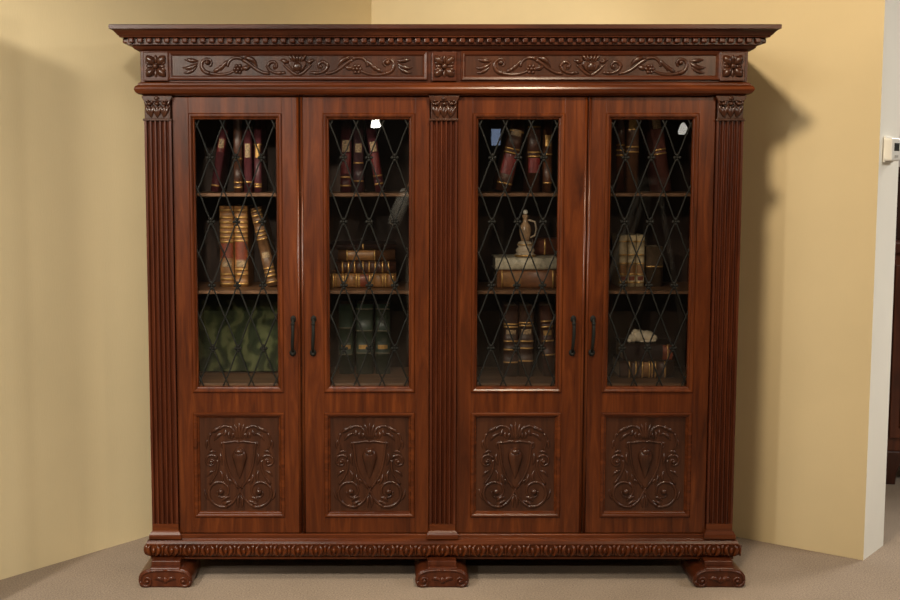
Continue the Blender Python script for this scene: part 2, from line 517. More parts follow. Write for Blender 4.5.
# doors
HANDLE_DX = {-1.02: .008, -.54: .011, .05: -.008, .55: -.008}
def door(x0, x1, gx0, gx1, side):
    """side = +1 when the handle is on the right stile"""
    GZ0, GZ1, PZ0, PZ1 = .765, 1.785, .274, .642
    yf, yb = -.006, .022
    z0, z1 = .189, 1.868
    m = .022
    bm = bmesh.new()
    box(bm, x0, gx0 - m, yf, yb, z0, z1, .002); box(bm, gx1 + m, x1, yf, yb, z0, z1, .002)
    for a, b in ((z0, PZ0 - m), (PZ1 + m, GZ0 - m), (GZ1 + m, z1)):
        box(bm, gx0 - m - .001, gx1 + m + .001, yf + .0006, yb, a, b, .0015)
    hx = x1 - .0065 if side > 0 else x0 + .0065
    relief(bm, [(hx, z0), (hx, z1)], .005, yf, .9)
    d = part('door', bm, W_V)
    prof = [(0, .012), (0, .003), (.003, -.002), (.006, -.003), (.009, -.009), (.014, -.0125), (.019, -.0125), (.0225, -.009), (.0225, .012)]
    bm = bmesh.new(); frame_mould(bm, gx0, gx1, GZ0, GZ1, prof); obj('glazing_moulding', bm, W_V, d)
    bm = bmesh.new(); frame_mould(bm, gx0, gx1, PZ0, PZ1, prof); obj('panel_moulding', bm, W_H, d)
    bm = bmesh.new(); box(bm, gx0 - .01, gx1 + .01, .0145, .0175, GZ0 - .01, GZ1 + .01); obj('glass_pane', bm, GLASS, d)
    # lattice
    bm = bmesh.new()
    cx = (gx0 + gx1) / 2; px, pz = .0975, .2430
    rows = [1.642 - k * pz for k in range(-1, 5)]
    ys = .0075
    for k in range(-7, 8):
        for s in (-1, 1):
            # line x = cx + k*px + s*(z - rows[0])*px/pz, clipped to the pane
            sl = s * px / pz
            za, zb = GZ0 - .003, GZ1 + .003
            pts = []
            for i in range(81):
                z = za + (zb - za) * i / 80
                ph = (z - rows[0]) / pz * 2 * PI
                x = cx + k * px + sl * (z - rows[0]) + .0012 * s * math.sin(2 * ph)
                if gx0 - .004 <= x <= gx1 + .004: pts.append((x, z))
            if len(pts) > 2:
                pts = [pts[0]] + pts[1:-1:3] + [pts[-1]]
                relief(bm, pts, .0027, ys + s * .0014, 1.0, 6)
    for r in range(-1, 12):
        z = 1.642 + pz - r * pz / 2
        off = 0 if r % 2 == 0 else px / 2
        if not (GZ0 + .02 < z < GZ1 - .02): continue
        for k in range(-3, 4):
            x = cx + k * px + off
            if r % 2 or not (gx0 + .012 < x < gx1 - .012): continue
            R = .0092
            for a in range(4):
                t = a * PI / 2
                blob(bm, (x + R * math.cos(t), ys - .003, z + R * math.sin(t)), (R * .78, .0035, R * .78), 1)
            blob(bm, (x, ys - .006, z), (R * .6, .004, R * .6), 1)
    obj('iron_lattice', bm, IRON, d)
    # carved panel
    bm = bmesh.new(); box(bm, gx0 - .006, gx1 + .006, .004, .016, PZ0 - .006, PZ1 + .006)
    p = obj('carved_panel', bm, W_C, d)
    bm = bmesh.new()
    cz = (PZ0 + PZ1) / 2; y = .004
    a, h = .149 / 200, .184 / 243
    XX = lambda q, s=1: cx + s * (q - 250) * a
    ZZ = lambda q: cz - (q - 312) * h
    V = lambda q, s=1: (XX(q[0], s), ZZ(q[1]))
    # shield: raised rim and teardrop boss
    for s in (-1, 1):
        rim = [V(q, s) for q in bez((250, 196), (285, 182), (305, 205), (338, 196), 12)] + [V(q, s) for q in bez((338, 196), (318, 240), (345, 330), (256, 436), 16)[1:]]
        relief(bm, rim, .0052, y, 1.0)
        relief(bm, [V(q, s) for q in bez((338, 196), (352, 205), (352, 220), (338, 226), 8)], taper(.005, .003), y, 1.0)
    rings = []
    seg = 18
    for i in range(15):
        t = i / 14
        z = ZZ(222 + 165 * t)
        w = 40 * a * (math.sin(PI * min(1, t * 1.55 + .02)) ** .55 if t < .32 else (1 - (t - .32) / .68) ** .8)
        w = max(w, .0008)
        rings.append([bm.verts.new((cx + w * math.cos(2 * PI * k / seg), y - .95 * w * math.sin(2 * PI * k / seg) * .75, z)) for k in range(seg)])
    for i in range(14):
        for k in range(seg): quad(bm, rings[i][k], rings[i][(k + 1) % seg], rings[i + 1][(k + 1) % seg], rings[i + 1][k], True)
    bm.faces.new(rings[0]); bm.faces.new(rings[-1])
    blob(bm, (cx, y - .012, ZZ(243)), (.017, .012, .013))
    # plume above the shield
    for k in range(-2, 3):
        relief(bm, [V(q) for q in bez((250 + k * 7, 182), (250 + k * 12, 150), (250 + k * 16, 125), (250 + k * 26, 92 + abs(k) * 8), 10)], leafy(.0068, .6), y, .9)
    for s in (-1, 1):
        R = lambda pts, r, fl=1.0: relief(bm, [V(q, s) for q in pts], r, y, fl)
        # top scrolls and leaves
        R(bez((262, 160), (295, 105), (330, 100), (352, 128), 14), taper(.0042, .0055))
        R(bez((345, 108), (362, 132), (378, 128), (398, 150), 12), leafy(.0085))
        R(bez((398, 150), (418, 170), (412, 205), (398, 236), 12), taper(.0058, .0035))
        R(bez((330, 150), (350, 150), (372, 165), (380, 190), 10), leafy(.007))
        R(bez((322, 128), (316, 145), (322, 158), (338, 160), 9), leafy(.006))
        # side curls
        R(spiral((398, 296), 36, 9, PI * .5, 1.15, 26), taper(.0062, .0038)) if False else R([(398 + (36 - 27 * t) * math.cos(2.6 - 7.4 * t), 296 + (36 - 27 * t) * math.sin(2.6 - 7.4 * t) * -1) for t in [i / 25 for i in range(26)]], taper(.0058, .0036))
        blob(bm, (XX(398, s), y - .002, ZZ(298)), (.0085, .0085, .0085))
        R(bez((366, 288), (356, 330), (372, 370), (410, 415), 14), taper(.0055, .0045))
        R(bez((345, 250), (352, 270), (350, 292), (338, 318), 10), leafy(.0068))
        R(bez((378, 345), (398, 345), (412, 355), (420, 378), 10), leafy(.0062))
        R(bez((352, 340), (338, 365), (336, 385), (350, 410), 10), leafy(.007))
        R(bez((372, 250), (386, 238), (404, 240), (416, 262), 10), leafy(.006))
        R(bez((300, 420), (312, 395), (320, 385), (318, 360), 10), leafy(.0065))
        R(bez((285, 415), (292, 400), (300, 392), (312, 388), 8), leafy(.005))
        R(bez((268, 140), (282, 150), (290, 165), (286, 182), 9), leafy(.0065))
        R(bez((300, 140), (306, 152), (306, 166), (296, 180), 9), leafy(.006))
        R(bez((252, 470), (262, 490), (266, 512), (258, 540), 9), leafy(.0065))
        R(bez((405, 175), (422, 190), (426, 210), (420, 232), 9), leafy(.0055))
        # bottom volutes
        R(bez((232, 425), (262, 450), (262, 505), (318, 530), 16), taper(.0045, .0062))
        R([(350 + (84 - 66 * t ** .8) * math.cos(-2.0 + 8.4 * t), 455 - (84 - 66 * t ** .8) * math.sin(-2.0 + 8.4 * t)) for t in [i / 35 for i in range(36)]], taper(.0066, .004))
        blob(bm, (XX(349, s), y - .006, ZZ(452)), (.0125, .0125, .0125))
        R(bez((300, 485), (318, 478), (336, 490), (345, 508), 10), leafy(.0075))
        R(bez((285, 505), (310, 500), (330, 515), (345, 535), 10), leafy(.0065))
        R(bez((410, 500), (425, 490), (432, 470), (436, 440), 10), leafy(.0055))
    obj('carved_ornament', bm, W_C, p)
    # pull handle
    bm = bmesh.new()
    hx = (x1 - .036 if side > 0 else x0 + .036) + HANDLE_DX[round(x0, 2)]
    yo = yf
    tube(bm, [(hx, yo, 1.030), (hx, yo - .012, 1.030), (hx, yo - .020, 1.022), (hx, yo - .026, 1.000), (hx - .0, yo - .028, .975), (hx - .002, yo - .026, .945), (hx - .003, yo - .020, .918), (hx - .003, yo - .010, .905), (hx - .003, yo, .902)],
         lambda t: .0048 + .002 * math.sin(PI * t))
    blob(bm, (hx, yo - .002, 1.028), (.011, .005, .014)); blob(bm, (hx - .003, yo - .002, .898), (.013, .007, .014))
    blob(bm, (hx - .003, yo - .008, .893), (.008, .008, .008))
    bmesh.ops.create_uvsphere(bm, u_segments=10, v_segments=6, radius=.0085, matrix=Matrix.Translation((hx, yo - .024, 1.012)))
    obj('pull_handle', bm, IRON, d)
    return d
door(-1.023, -.5455, -.940, -.634, 1)
door(-.5425, -.0525, -.434, -.131, -1)
door(.0525, .5425, .131, .434, 1)
door(.5455, 1.023, .634, .940, -1)

# ------------------------------------------------------------------ books
def leather(name, col, rough=.45): return plain(name, col, rough, .35, 45, 0, .15, .1)
PLUM = leather('plum_leather', (.075, .016, .020)); BROWN = leather('brown_leather', (.060, .020, .010))
TAN = leather('tan_calf', (.26, .115, .035)); RUST = leather('rust_label', (.20, .04, .014))
GREEN = leather('green_leather', (.022, .036, .022)); CREAM = leather('cream_vellum', (.50, .38, .22))
OXBLOOD = leather('oxblood_label', (.13, .012, .012)); DARK = leather('dark_leather', (.028, .013, .010))
GILT = plain('gilt', (.62, .36, .12), .35, .3, 90, .7)
PALE = plain('pale_label', (.36, .24, .13), .5, .8, 170)
PAGES = plain('aged_paper', (.52, .40, .26), .8, .2, 150)
WHITEP = plain('white_paper', (.62, .54, .42), .8, .15, 150)

GROUPS = {'book': 'upright books on the upper shelves', 'leather_volume': 'gilt-banded leather volumes behind the leftmost door', 'lying_book': 'books lying flat in the bookcase',
          'green_volume': 'green volumes behind the second door', 'volume': 'dark brown volumes behind the third door', 'vellum_volume': 'cream vellum volumes behind the rightmost door'}
def book(name, label, w, h, d, loc, cover=PLUM, lean=0.0, yaw=0.0, lie=False, bands=(), lab=None, lab2=None, group=None, rz=0.0, pages=PAGES, bandmat=GILT):
    """upright: spine faces the viewer, loc = middle of the foot of the spine. lie: the book rests on its side, spine to the viewer (or turned by rz)"""
    r = thing(name, label, 'book', group=group or GROUPS[name])
    bm = bmesh.new()
    hw = w / 2; t = .0035; rb = min(.012, hw * .6)
    # cover: rounded spine and two boards, one C-shaped section swept up the height
    sec = [(-hw, d), (-hw, rb)]
    for k in range(1, 8):
        a = PI * k / 8
        sec.append((-hw * math.cos(a), rb - rb * math.sin(a)))
    sec += [(hw, rb), (hw, d), (hw - t, d), (hw - t, rb + t)]
    sec += [(-hw + t, rb + t), (-hw + t, d)]
    n = len(sec)
    lev = [(0, 0)]
    for q in sorted(bands):
        a, c = max(q * h - .0032, .001), min(q * h + .0032, h - .001)
        if a > lev[-1][0] + .0005: lev += [(a, 0), (a + .0006, 1), (c - .0006, 1), (c, 0)]
    lev.append((h, 0))
    rows = []
    for z, up_ in lev:
        rows.append([bm.verts.new((x * (1.0 + (.02 if up_ and 1 <= k <= 9 else 0)), y - (.0018 if up_ and 1 <= k <= 9 else 0), z)) for k, (x, y) in enumerate(sec)])
    for r_ in range(len(rows) - 1):
        for k in range(n):
            q = quad(bm, rows[r_][k], rows[r_][(k + 1) % n], rows[r_ + 1][(k + 1) % n], rows[r_ + 1][k]); q.smooth = 1 <= k <= 8
            if 1 <= k <= 8 and (lev[r_][1] or lev[r_ + 1][1]): q.material_index = 1
    bm.faces.new(rows[0][::-1]); bm.faces.new(rows[-1])
    obj('cover', bm, [cover, bandmat], r)
    bm = bmesh.new(); box(bm, -hw + t, hw - t, rb + t, d - .006, .004, h - .004); obj('page_block', bm, pages, r)
    def strip(bm, z0, z1, e=.0007, f=.97, a0=.06):
        P = []
        for k in range(0, 9):
            a = PI * (a0 + (1 - 2 * a0) * k / 8)
            P.append((-hw * f * math.cos(a) * 1.0, rb - (rb + e) * math.sin(a) - .0002))
        lo = [bm.verts.new((x, y, z0 * h)) for x, y in P]; hi = [bm.verts.new((x, y, z1 * h)) for x, y in P]
        for i in range(8): quad(bm, lo[i], lo[i + 1], hi[i + 1], hi[i], True)
    if lab:
        bm = bmesh.new(); strip(bm, lab[0], lab[1], .0012); obj('spine_label', bm, lab[2], r)
    if lab2:
        bm = bmesh.new()
        strip(bm, lab2[0], lab2[1], .0016, 1.0, .27)
        obj('gilt_ornament', bm, lab2[2], r)
    x, y, z = loc
    if lie:
        # the height runs along +x before the turn rz
        M = Matrix.Translation((x, y, z + hw * 1.022)) @ Matrix.Rotation(rz, 4, 'Z') @ Matrix.Rotation(PI / 2, 4, 'Y') @ Matrix.Translation((0, 0, -h / 2))
    else:
        M = Matrix.Translation((x, y, z + hw * math.sin(abs(lean)))) @ Matrix.Rotation(yaw, 4, 'Z') @ Matrix.Rotation(lean, 4, 'Y')
    r.matrix_world = M
    return r

F_, CY_, CZ_, P_ = 1270.0, -4.835, 1.60, math.radians(5.9)
PPX = 395.0
CAMX = -.209
def bx(px, y, z):
    """x of a thing seen at column px that stands at depth y and height z"""
    dep = (y - CY_) * math.cos(P_) - (z - CZ_) * math.sin(P_)
    return CAMX + (px - PPX) / F_ * dep
Z1, Z2, Z3 = 1.5075, 1.1315, .7725     # tops of the upper shelf, the lower shelf and the bottom board

# door 1, upper shelf
g = 'tall slim books on the upper shelves'
yB = .17
mm = lambda px: px * .00396
book('book', 'slim plum book leaning right at the left end of the leftmost upper shelf', mm(8), .315, .2, (bx(214, yB, 1.51), yB, Z1), PLUM, .165, lab=(.50, .68, OXBLOOD), lab2=(.55, .66, PALE), bands=(.08, .1))
book('book', 'upright dark book beside the leaning one on the leftmost door\'s upper shelf', mm(8.5), .33, .2, (bx(238, yB, 1.51), yB, Z1), BROWN, 0, bands=(.06, .12, .40, .93))
book('book', 'dark plum book with broad gilt label, third on the leftmost door\'s upper shelf', mm(8), .34, .2, (bx(248, yB, 1.51), yB, Z1), PLUM, 0, bands=(.12,), lab2=(.40, .56, PALE))
book('book', 'slim plum book with gilt label, rightmost on the leftmost door\'s upper shelf', mm(7.5), .322, .2, (bx(258, yB, 1.51), yB, Z1), PLUM, 0, bands=(.07, .10, .58), lab2=(.42, .58, GILT))
# door 1, lower shelf
yB = .20
book('leather_volume', 'large tan leather volume with gilt bands, left of the matched upright pair', mm(14.2), .322, .21, (bx(227.0, yB, 1.14), yB, Z2), TAN, 0, bands=(.04, .10, .16, .56, .62, .68, .74, .80, .86, .95, .97), lab=(.36, .54, RUST), lab2=(.25, .31, PALE))
book('leather_volume', 'large tan leather volume with red label, right of the matched upright pair', mm(13.6), .322, .21, (bx(241.4, yB, 1.14), yB, Z2), TAN, 0, bands=(.04, .16, .22, .57, .62, .68, .74, .80, .86, .95, .97), lab=(.34, .56, RUST), lab2=(.25, .32, PALE))
book('leather_volume', 'brown gilt-banded volume leaning left against the tan pair', mm(11), .318, .2, (bx(272.5, yB, 1.14), yB, Z2), leather('brown_calf', (.15, .07, .028)), -.21, bands=(.05, .13, .18, .23, .60, .65, .70, .82, .90, .96), lab2=(.36, .43, PALE))
# door 2, upper shelf
yB = .17
book('book', 'plum book with gilt emblem, leftmost on the second door\'s upper shelf', mm(11), .33, .2, (bx(345.5, yB, 1.51), yB, Z1), PLUM, 0.012, bands=(.08, .18), lab2=(.48, .62, PALE), lab=(.22, .46, OXBLOOD))
book('book', 'tall dark plum book in the middle of the second door\'s upper shelf', mm(10), .34, .2, (bx(358.5, yB, 1.51), yB, Z1), leather('dusky_leather', (.055, .022, .026)), 0.0, bands=(.13, .34), lab2=(.46, .56, PALE))
book('book', 'red-brown book leaning left, rightmost of three on the second door\'s upper shelf', mm(9), .318, .2, (bx(380, yB, 1.51), yB, Z1), PLUM, -.15, bands=(.10, .2), lab2=(.50, .62, PALE), lab=(.18, .48, OXBLOOD))
# door 2, lower shelf: a stack of lying books
yB = .16
zz = Z2
L = .235
cxs = bx(363, yB, 1.16)
book('lying_book', 'thick tan book with bright gilt spine, bottom of the flat stack behind the second door', .056, .262, .19, (cxs, yB, zz), TAN, lie=True, bands=(.05, .09, .20, .24, .40, .44, .60, .64, .80, .84, .95), lab=(.46, .58, RUST), group=None); zz += 0.0579
book('lying_book', 'dark brown book with ribbed gilt spine, middle of the flat stack behind the second door', .046, .240, .18, (cxs + .01, yB + .004, zz), BROWN, lie=True, bands=(.12, .22, .32, .46, .56, .66, .78, .88)); zz += 0.0477
book('lying_book', 'brown book with tan label, third up the flat stack behind the second door', .044, .226, .18, (cxs + .014, yB + .006, zz), leather('umber_leather', (.09, .036, .014)), lie=True, lab=(.18, .62, TAN), bands=(.16, .64)); zz += 0.0457
book('lying_book', 'broad thin dark folio with pale page edge, on top of the flat stack', .022, .262, .22, (cxs, yB + .01, zz), DARK, lie=True, rz=.0, pages=PAGES, bands=(.5,))
# door 2, bottom: three green volumes
yB = .25
for px, w, lab, lean in ((346, 14.5, 'dark green volume with small gilt emblem, leftmost of three behind the second door', 0.0), (364.5, 17.5, 'dark green volume, middle of three behind the second door', 0), (382.8, 15, 'dark green volume, rightmost of three behind the second door', 0.0)):
    book('green_volume', lab, mm(w), .285, .18, (bx(px, yB, .85), yB, Z3), GREEN, lean, bands=(.30, .62, .93) if px > 360 else (.28, .66), lab2=(.36, .42, GILT), bandmat=plain('dull_gilt', (.10, .085, .05), .5, .3, 80))
# door 1, bottom: large marbled folio leaning on the back
MARB, nt, b = new_mat('green_marbled_paper')
v = coords(nt, (1, 1, 1))
wv = nt.nodes.new('ShaderNodeTexWave'); wv.inputs['Scale'].default_value = 4; wv.inputs['Distortion'].default_value = 14; wv.inputs['Detail'].default_value = 3; wv.inputs['Detail Scale'].default_value = 1.6
nt.links.new(v, wv.inputs['Vector'])
nt.links.new(ramp(nt, wv.outputs['Fac'], [(0.15, (.010, .018, .004)), (0.5, (.030, .040, .010)), (0.9, (.075, .082, .030))]), b.inputs['Base Color'])
b.inputs['Roughness'].default_value = .75; b.inputs['Specular IOR Level'].default_value = .2
xa, xb = bx(196, .3, .9), bx(281, .3, .9)
r = thing('marbled_folio', 'large green marbled folio leaning against the case back at the bottom of the leftmost door', 'book', ((xa + xb) / 2, .27, Z3), (-.22, 0, 0))
w = (xb - xa) / 2
bm = bmesh.new(); box(bm, -w, w, 0, .005, 0, .292, .0015); box(bm, -w, w, .036, .041, 0, .292, .0015); box(bm, -w, -w + .006, .005, .036, 0, .292); obj('cover', bm, MARB, r)
bm = bmesh.new(); box(bm, -w + .006, w - .006, .005, .036, .005, .286); obj('page_block', bm, PAGES, r)
r.location.z = Z3 + .0095
# door 3, upper shelf
yB = .17
book('book', 'stout brown book with red label leaning right on the third door\'s upper shelf', mm(15), .305, .2, (bx(503, yB, 1.51), yB, Z1), BROWN, .22, bands=(.10, .50, .55, .78), lab=(.22, .48, OXBLOOD), lab2=(.72, .80, PALE))
book('book', 'upright brown book with red label in the middle of the third door\'s upper shelf', mm(13), .32, .2, (bx(534, yB, 1.51), yB, Z1), BROWN, 0, bands=(.44, .49, .80), lab=(.24, .42, OXBLOOD))
book('book', 'narrow brown book with gilt patch, right end of the third door\'s upper shelf', mm(9), .31, .2, (bx(547.5, yB, 1.51), yB, Z1), leather('chestnut_leather', (.08, .026, .010)), 0.0, bands=(.12, .48), lab2=(.58, .72, GILT))
# door 3, lower shelf
yB = .14
zz = Z2
xc = bx(526, yB, 1.17)
book('lying_book', 'thick tan and brown book lying at the bottom of the pair behind the third door', .070, .238, .2, (xc + .006, yB, zz), leather('orange_calf', (.20, .075, .028)), lie=True, bands=(.08, .92), lab=(.10, .40, TAN)); zz += 0.0723
bw = book('lying_book', 'cream book lying on top of the brown book behind the third door', .048, .245, .2, (xc + .002, yB, zz), leather('pale_vellum', (.58, .50, .36)), lie=True, pages=WHITEP); zz += 0.0498
book('lying_book', 'red-brown book lying behind the porcelain ornament at the right', .066, .15, .10, (bx(552, .27, 1.3), .255, zz), leather('red_calf', (.13, .04, .02)), lie=True, bands=(.3,))
r = thing('porcelain_ornament', 'small cream and gilt ornament with ringed base standing on the cream book', 'ornament', (bx(525, .19, 1.3), .185, zz + .0005))
PORC = plain('cream_porcelain', (.55, .43, .30), .25, .12, 30, 0, 0, .4)
bm = bmesh.new()
lathe(bm, [(.038, 0), (.041, .004), (.041, .010), (.033, .014), (.036, .020), (.038, .026), (.034, .034), (.026, .038), (.030, .044), (.031, .050), (.026, .058), (.016, .062)], seg=28)
obj('base', bm, PORC, r)
bm = bmesh.new(); lathe(bm, [(.0412, .0015), (.0425, .004), (.0425, .007), (.0412, .009)], seg=28); lathe(bm, [(.031, .0455), (.0325, .048), (.031, .0505)], seg=28); obj('gilt_ring', bm, GILT, r)
bm = bmesh.new(); lathe(bm, [(.016, .060), (.018, .075), (.023, .092), (.024, .108), (.019, .124), (.011, .136), (.009, .150), (.013, .158), (.013, .164), (.004, .168)], seg=24); obj('body', bm, plain('rust_porcelain', (.36, .22, .12), .25, .4, 40, 0, 0, .4), r)
bm = bmesh.new(); blob(bm, (0, 0, .176), (.010, .010, .010)); obj('finial', bm, plain('white_porcelain', (.75, .70, .60), .2, .1), r)
bm = bmesh.new()
tube(bm, [(.020, 0, .075), (.038, 0, .085), (.044, 0, .11), (.038, 0, .138), (.012, 0, .145)], .004); obj('handle', bm, PORC, r)
# door 3, bottom
yB = .19
book('volume', 'dark brown volume with cream title label, left of the upright pair behind the third door', mm(14.6), .285, .2, (bx(511, yB, .9), yB, Z3), leather('cocoa_leather', (.05, .021, .013)), 0, bands=(.20, .38, .50, .70, .74), lab2=(.60, .66, PALE))
book('volume', 'dark brown volume with cream title label, right of the upright pair behind the third door', mm(14.6), .285, .2, (bx(526.3, yB, .9), yB, Z3), leather('umber_dark', (.052, .022, .012)), 0, bands=(.22, .40, .50, .72, .76), lab2=(.60, .67, PALE))
book('volume', 'brown volume leaning left by itself at the right, bottom of the third door', mm(12.5), .285, .2, (bx(550.5, yB, .9), yB, Z3), leather('brick_leather', (.075, .026, .015)), -.07, bands=(.3, .5, .7, .78), lab2=(.58, .65, GILT))
# door 4, upper shelf
yB = .17
book('book', 'slim brown book with gilt bands at the left end of the rightmost door\'s upper shelf', mm(8.5), .33, .2, (bx(620, yB, 1.51), yB, Z1), BROWN, 0, bands=(.44, .50, .56, .90))
book('book', 'brown book with gilt panel, second on the rightmost door\'s upper shelf', mm(13), .33, .2, (bx(632, yB, 1.51), yB, Z1), leather('mid_brown', (.085, .035, .018)), 0, bands=(.48, .54, .92), lab2=(.74, .86, GILT))
book('book', 'reddish book leaning left at the right of the rightmost door\'s upper shelf', mm(12.5), .318, .2, (bx(666, yB, 1.51), yB, Z1), leather('russet_leather', (.10, .032, .024)), -.16, bands=(.47, .52), lab2=(.78, .90, PALE))
# door 4, lower shelf
yB = .22
for px, w, lab in ((623.2, 8.4, 'cream vellum volume with tan labels, leftmost of three behind the rightmost door'), (632, 8.2, 'cream vellum volume with tan labels, middle of three behind the rightmost door'), (640.6, 8.2, 'cream vellum volume with tan labels, rightmost of three behind the rightmost door')):
    book('vellum_volume', lab, mm(w), .205, .17, (bx(px, yB, 1.2), yB, Z2), CREAM, 0, bands=(.08, .24, .45, .62, .88), lab=(.26, .42, TAN), lab2=(.12, .20, RUST))
book('book', 'plain umber book standing beside the cream volumes behind the rightmost door', mm(17), .16, .17, (bx(655, yB, 1.2), yB, Z2), leather('drab_leather', (.075, .045, .024)), 0, bands=(.5,))
# door 4, bottom
yB = .15
zz = Z3
xc = bx(648, yB, .82)
book('lying_book', 'brown book with gilt spine lying at the bottom of the rightmost door', .066, .215, .19, (xc - .004, yB, zz), leather('dark_brown_calf', (.06, .024, .012)), lie=True, bands=(.18, .30, .42, .55, .60, .66, .84), lab=(.44, .53, TAN)); zz += 0.0682
book('lying_book', 'dark brown book with red-edged end, lying under the white figurine', .066, .205, .19, (xc + .004, yB, zz), DARK, lie=True, bands=(.86,), lab=(.76, .95, RUST)); zz += 0.0682
IVO = plain('ivory', (.66, .55, .40), .4, .2, 30)
bm = bmesh.new()
x0, y0 = bx(641, .2, .93), .2
blob(bm, (.022, 0, .024), (.034, .024, .024)); blob(bm, (-.008, .0, .026), (.030, .022, .026)); blob(bm, (-.034, -.006, .018), (.018, .016, .018))
blob(bm, (-.048, -.014, .010), (.010, .009, .010)); blob(bm, (.05, 0, .016), (.016, .016, .016)); blob(bm, (-.036, -.012, .036), (.006, .005, .010)); blob(bm, (-.024, -.006, .046), (.012, .010, .008))
tube(bm, [(.055, .0, .02), (.05, -.022, .010), (.02, -.028, .008), (-.01, -.026, .008)], taper(.008, .004))
o = obj('figurine', bm, IVO, None, (x0, y0, zz + .001))
tag(o, 'small ivory white curled figurine on top of two lying dark books', 'figurine')

# ------------------------------------------------------------------ thermostat on the white wall end
def jamb(s, z, out=0.0):
    p = PR - NR * s + Vector((-DR.x, -DR.y)) * out
    return Vector((p.x, p.y, z))
NJ = Vector((-DR.x, -DR.y, 0))
ang = math.atan2(NJ.x, -NJ.y)           # turn that takes -y to the outward normal
r = thing('thermostat', 'small white wall thermostat with dark display on the white wall end', 'thermostat', jamb(.100, 1.677, .001), (0, 0, ang))
bm = bmesh.new(); box(bm, -.060, .060, -.036, 0, -.046, .046, .008, 3); box(bm, -.055, .055, -.010, 0, -.052, .052, .003); obj('housing', bm, plain('white_plastic', (.74, .72, .66), .4, .04), r)
bm = bmesh.new(); box(bm, -.030, .034, -.0375, -.0355, -.006, .026, .001); obj('display', bm, plain('dark_display', (.03, .032, .03), .2, .1), r)
bm = bmesh.new(); box(bm, -.02, .02, -.0385, -.0355, -.032, -.022, .001); obj('button', bm, plain('grey_plastic', (.4, .39, .36), .4, .1), r)

# ------------------------------------------------------------------ dark cabinet in the next room
r = thing('hutch_cabinet', 'tall dark wood hutch cabinet standing in the next room past the white wall end', 'cabinet', (2.24, 1.52, 0), (0, 0, -.10))
CAB = wood('dark_stained_wood', (.018, .006, .004), (.034, .010, .006), (.06, .018, .009), 'z', .35, .2)
CABL = wood('red_stained_wood', (.04, .011, .006), (.075, .019, .009), (.12, .033, .013), 'z', .35, .2)
bm = bmesh.new(); box(bm, .012, 1.2, .0, .5, .17, 1.18, .006); obj('base_cabinet', bm, CABL, r)
bm = bmesh.new(); box(bm, -.008, 1.22, -.03, .52, 1.18, 1.24, .012, 3); obj('counter', bm, CABL, r)
bm = bmesh.new(); box(bm, .04, 1.16, .15, .5, 1.24, 1.56, .006); box(bm, .01, 1.19, .11, .52, 1.56, 1.61, .012, 3); obj('upper_case', bm, CAB, r)
for i, x in enumerate((.06, .64)):
    bm = bmesh.new(); box(bm, x, x + .50, -.014, 0, .24, 1.12, .004); frame_mould(bm, x + .07, x + .43, .32, 1.04, [(0, -.014), (.004, -.022), (.02, -.024), (.026, -.014)])
    dd = obj('door', bm, CABL, r)
    bm = bmesh.new(); blob(bm, (x + (.46 if i == 0 else .04), -.026, .72), (.012, .014, .012)); obj('knob', bm, GILT, dd)
for x in (-.0, 1.1):
    for y in (-.01, .38):
        bm = bmesh.new()
        prism_y(bm, [(x, 0), (x + .10, 0), (x + .105, .06), (x + .125, .12), (x + .125, .172), (x, .172), (x - .012, .08)], y, y + .13, .006)
        obj('foot', bm, CAB, r)

# ------------------------------------------------------------------ the showroom behind the viewer (met in the door glass)
def pendant(x, y, z, label, r0=.055, st=26):
    r = thing('pendant_lamp', label, 'lamp', (x, y, z), group='pendant lamps across the showroom')
    bm = bmesh.new(); tube(bm, [(0, 0, .06), (0, 0, HC - z - .001)], .004); obj('cord', bm, IRON, r)
    bm = bmesh.new(); lathe(bm, [(r0 * .25, .075), (r0 * .5, .06), (r0 * .85, .035), (r0, 0), (r0 * .96, -.03)], seg=20); obj('lamp_shade', bm, emit('lit_opal_glass', (1, .95, .85), st), r)
pendant(-.412, -8.8, 2.064, 'small white pendant lamp glowing across the showroom, mirrored in the second door')
pendant(2.46, -7.0, 1.948, 'small white pendant lamp glowing across the showroom, mirrored in the rightmost door', .045, 5)
bm = bmesh.new(); box(bm, .866, .966, -9.405, -9.39, 1.86, 2.04); struct('window_1', bm, emit('daylight_pane', (.5, .65, 1), 2.2))
r = thing('easel', 'grey A-frame easel standing in the showroom, mirrored in the rightmost door', 'easel', (1.87, -5.5, 0))
EAS = plain('grey_wood', (.16, .145, .12), .6, .2, 20)
for a, b in (((-.06, 0, 1.50), (-.56, 0, .012)), ((.06, 0, 1.50), (.34, 0, .012)), ((0, -.05, 1.50), (.02, -.55, .012)), ((-.03, .02, 1.45), (-.16, .02, 1.02))):
    bm = bmesh.new(); tube(bm, [a, b], .024, 6); obj('leg', bm, EAS, r)
bm = bmesh.new(); box(bm, -.12, .12, -.06, .04, 1.47, 1.53, .01); obj('head_block', bm, EAS, r)

# the photographer, whom the door glass mirrors
def skin(name, chain, edges, mat, parent, sub=1):
    """chain: {key: (x, y, z, rx, ry)} in metres; edges between keys; the first key is the root"""
    keys = list(chain); ix = {k: i for i, k in enumerate(keys)}
    me = bpy.data.meshes.new(name)
    me.from_pydata([chain[k][:3] for k in keys], [(ix[a], ix[b]) for a, b in edges], [])
    me.materials.append(mat)
    o = bpy.data.objects.new(name, me); C.objects.link(o); o.parent = parent
    o.modifiers.new('skin', 'SKIN').use_smooth_shade = True
    for k, v in zip(keys, me.skin_vertices[0].data):
        v.radius = chain[k][3:5]; v.use_root = (k == keys[0])
    m = o.modifiers.new('sub', 'SUBSURF'); m.levels = sub; m.render_levels = sub
    return o
def path_edges(*ps): return [e for p in ps for e in zip(p[:-1], p[1:])]

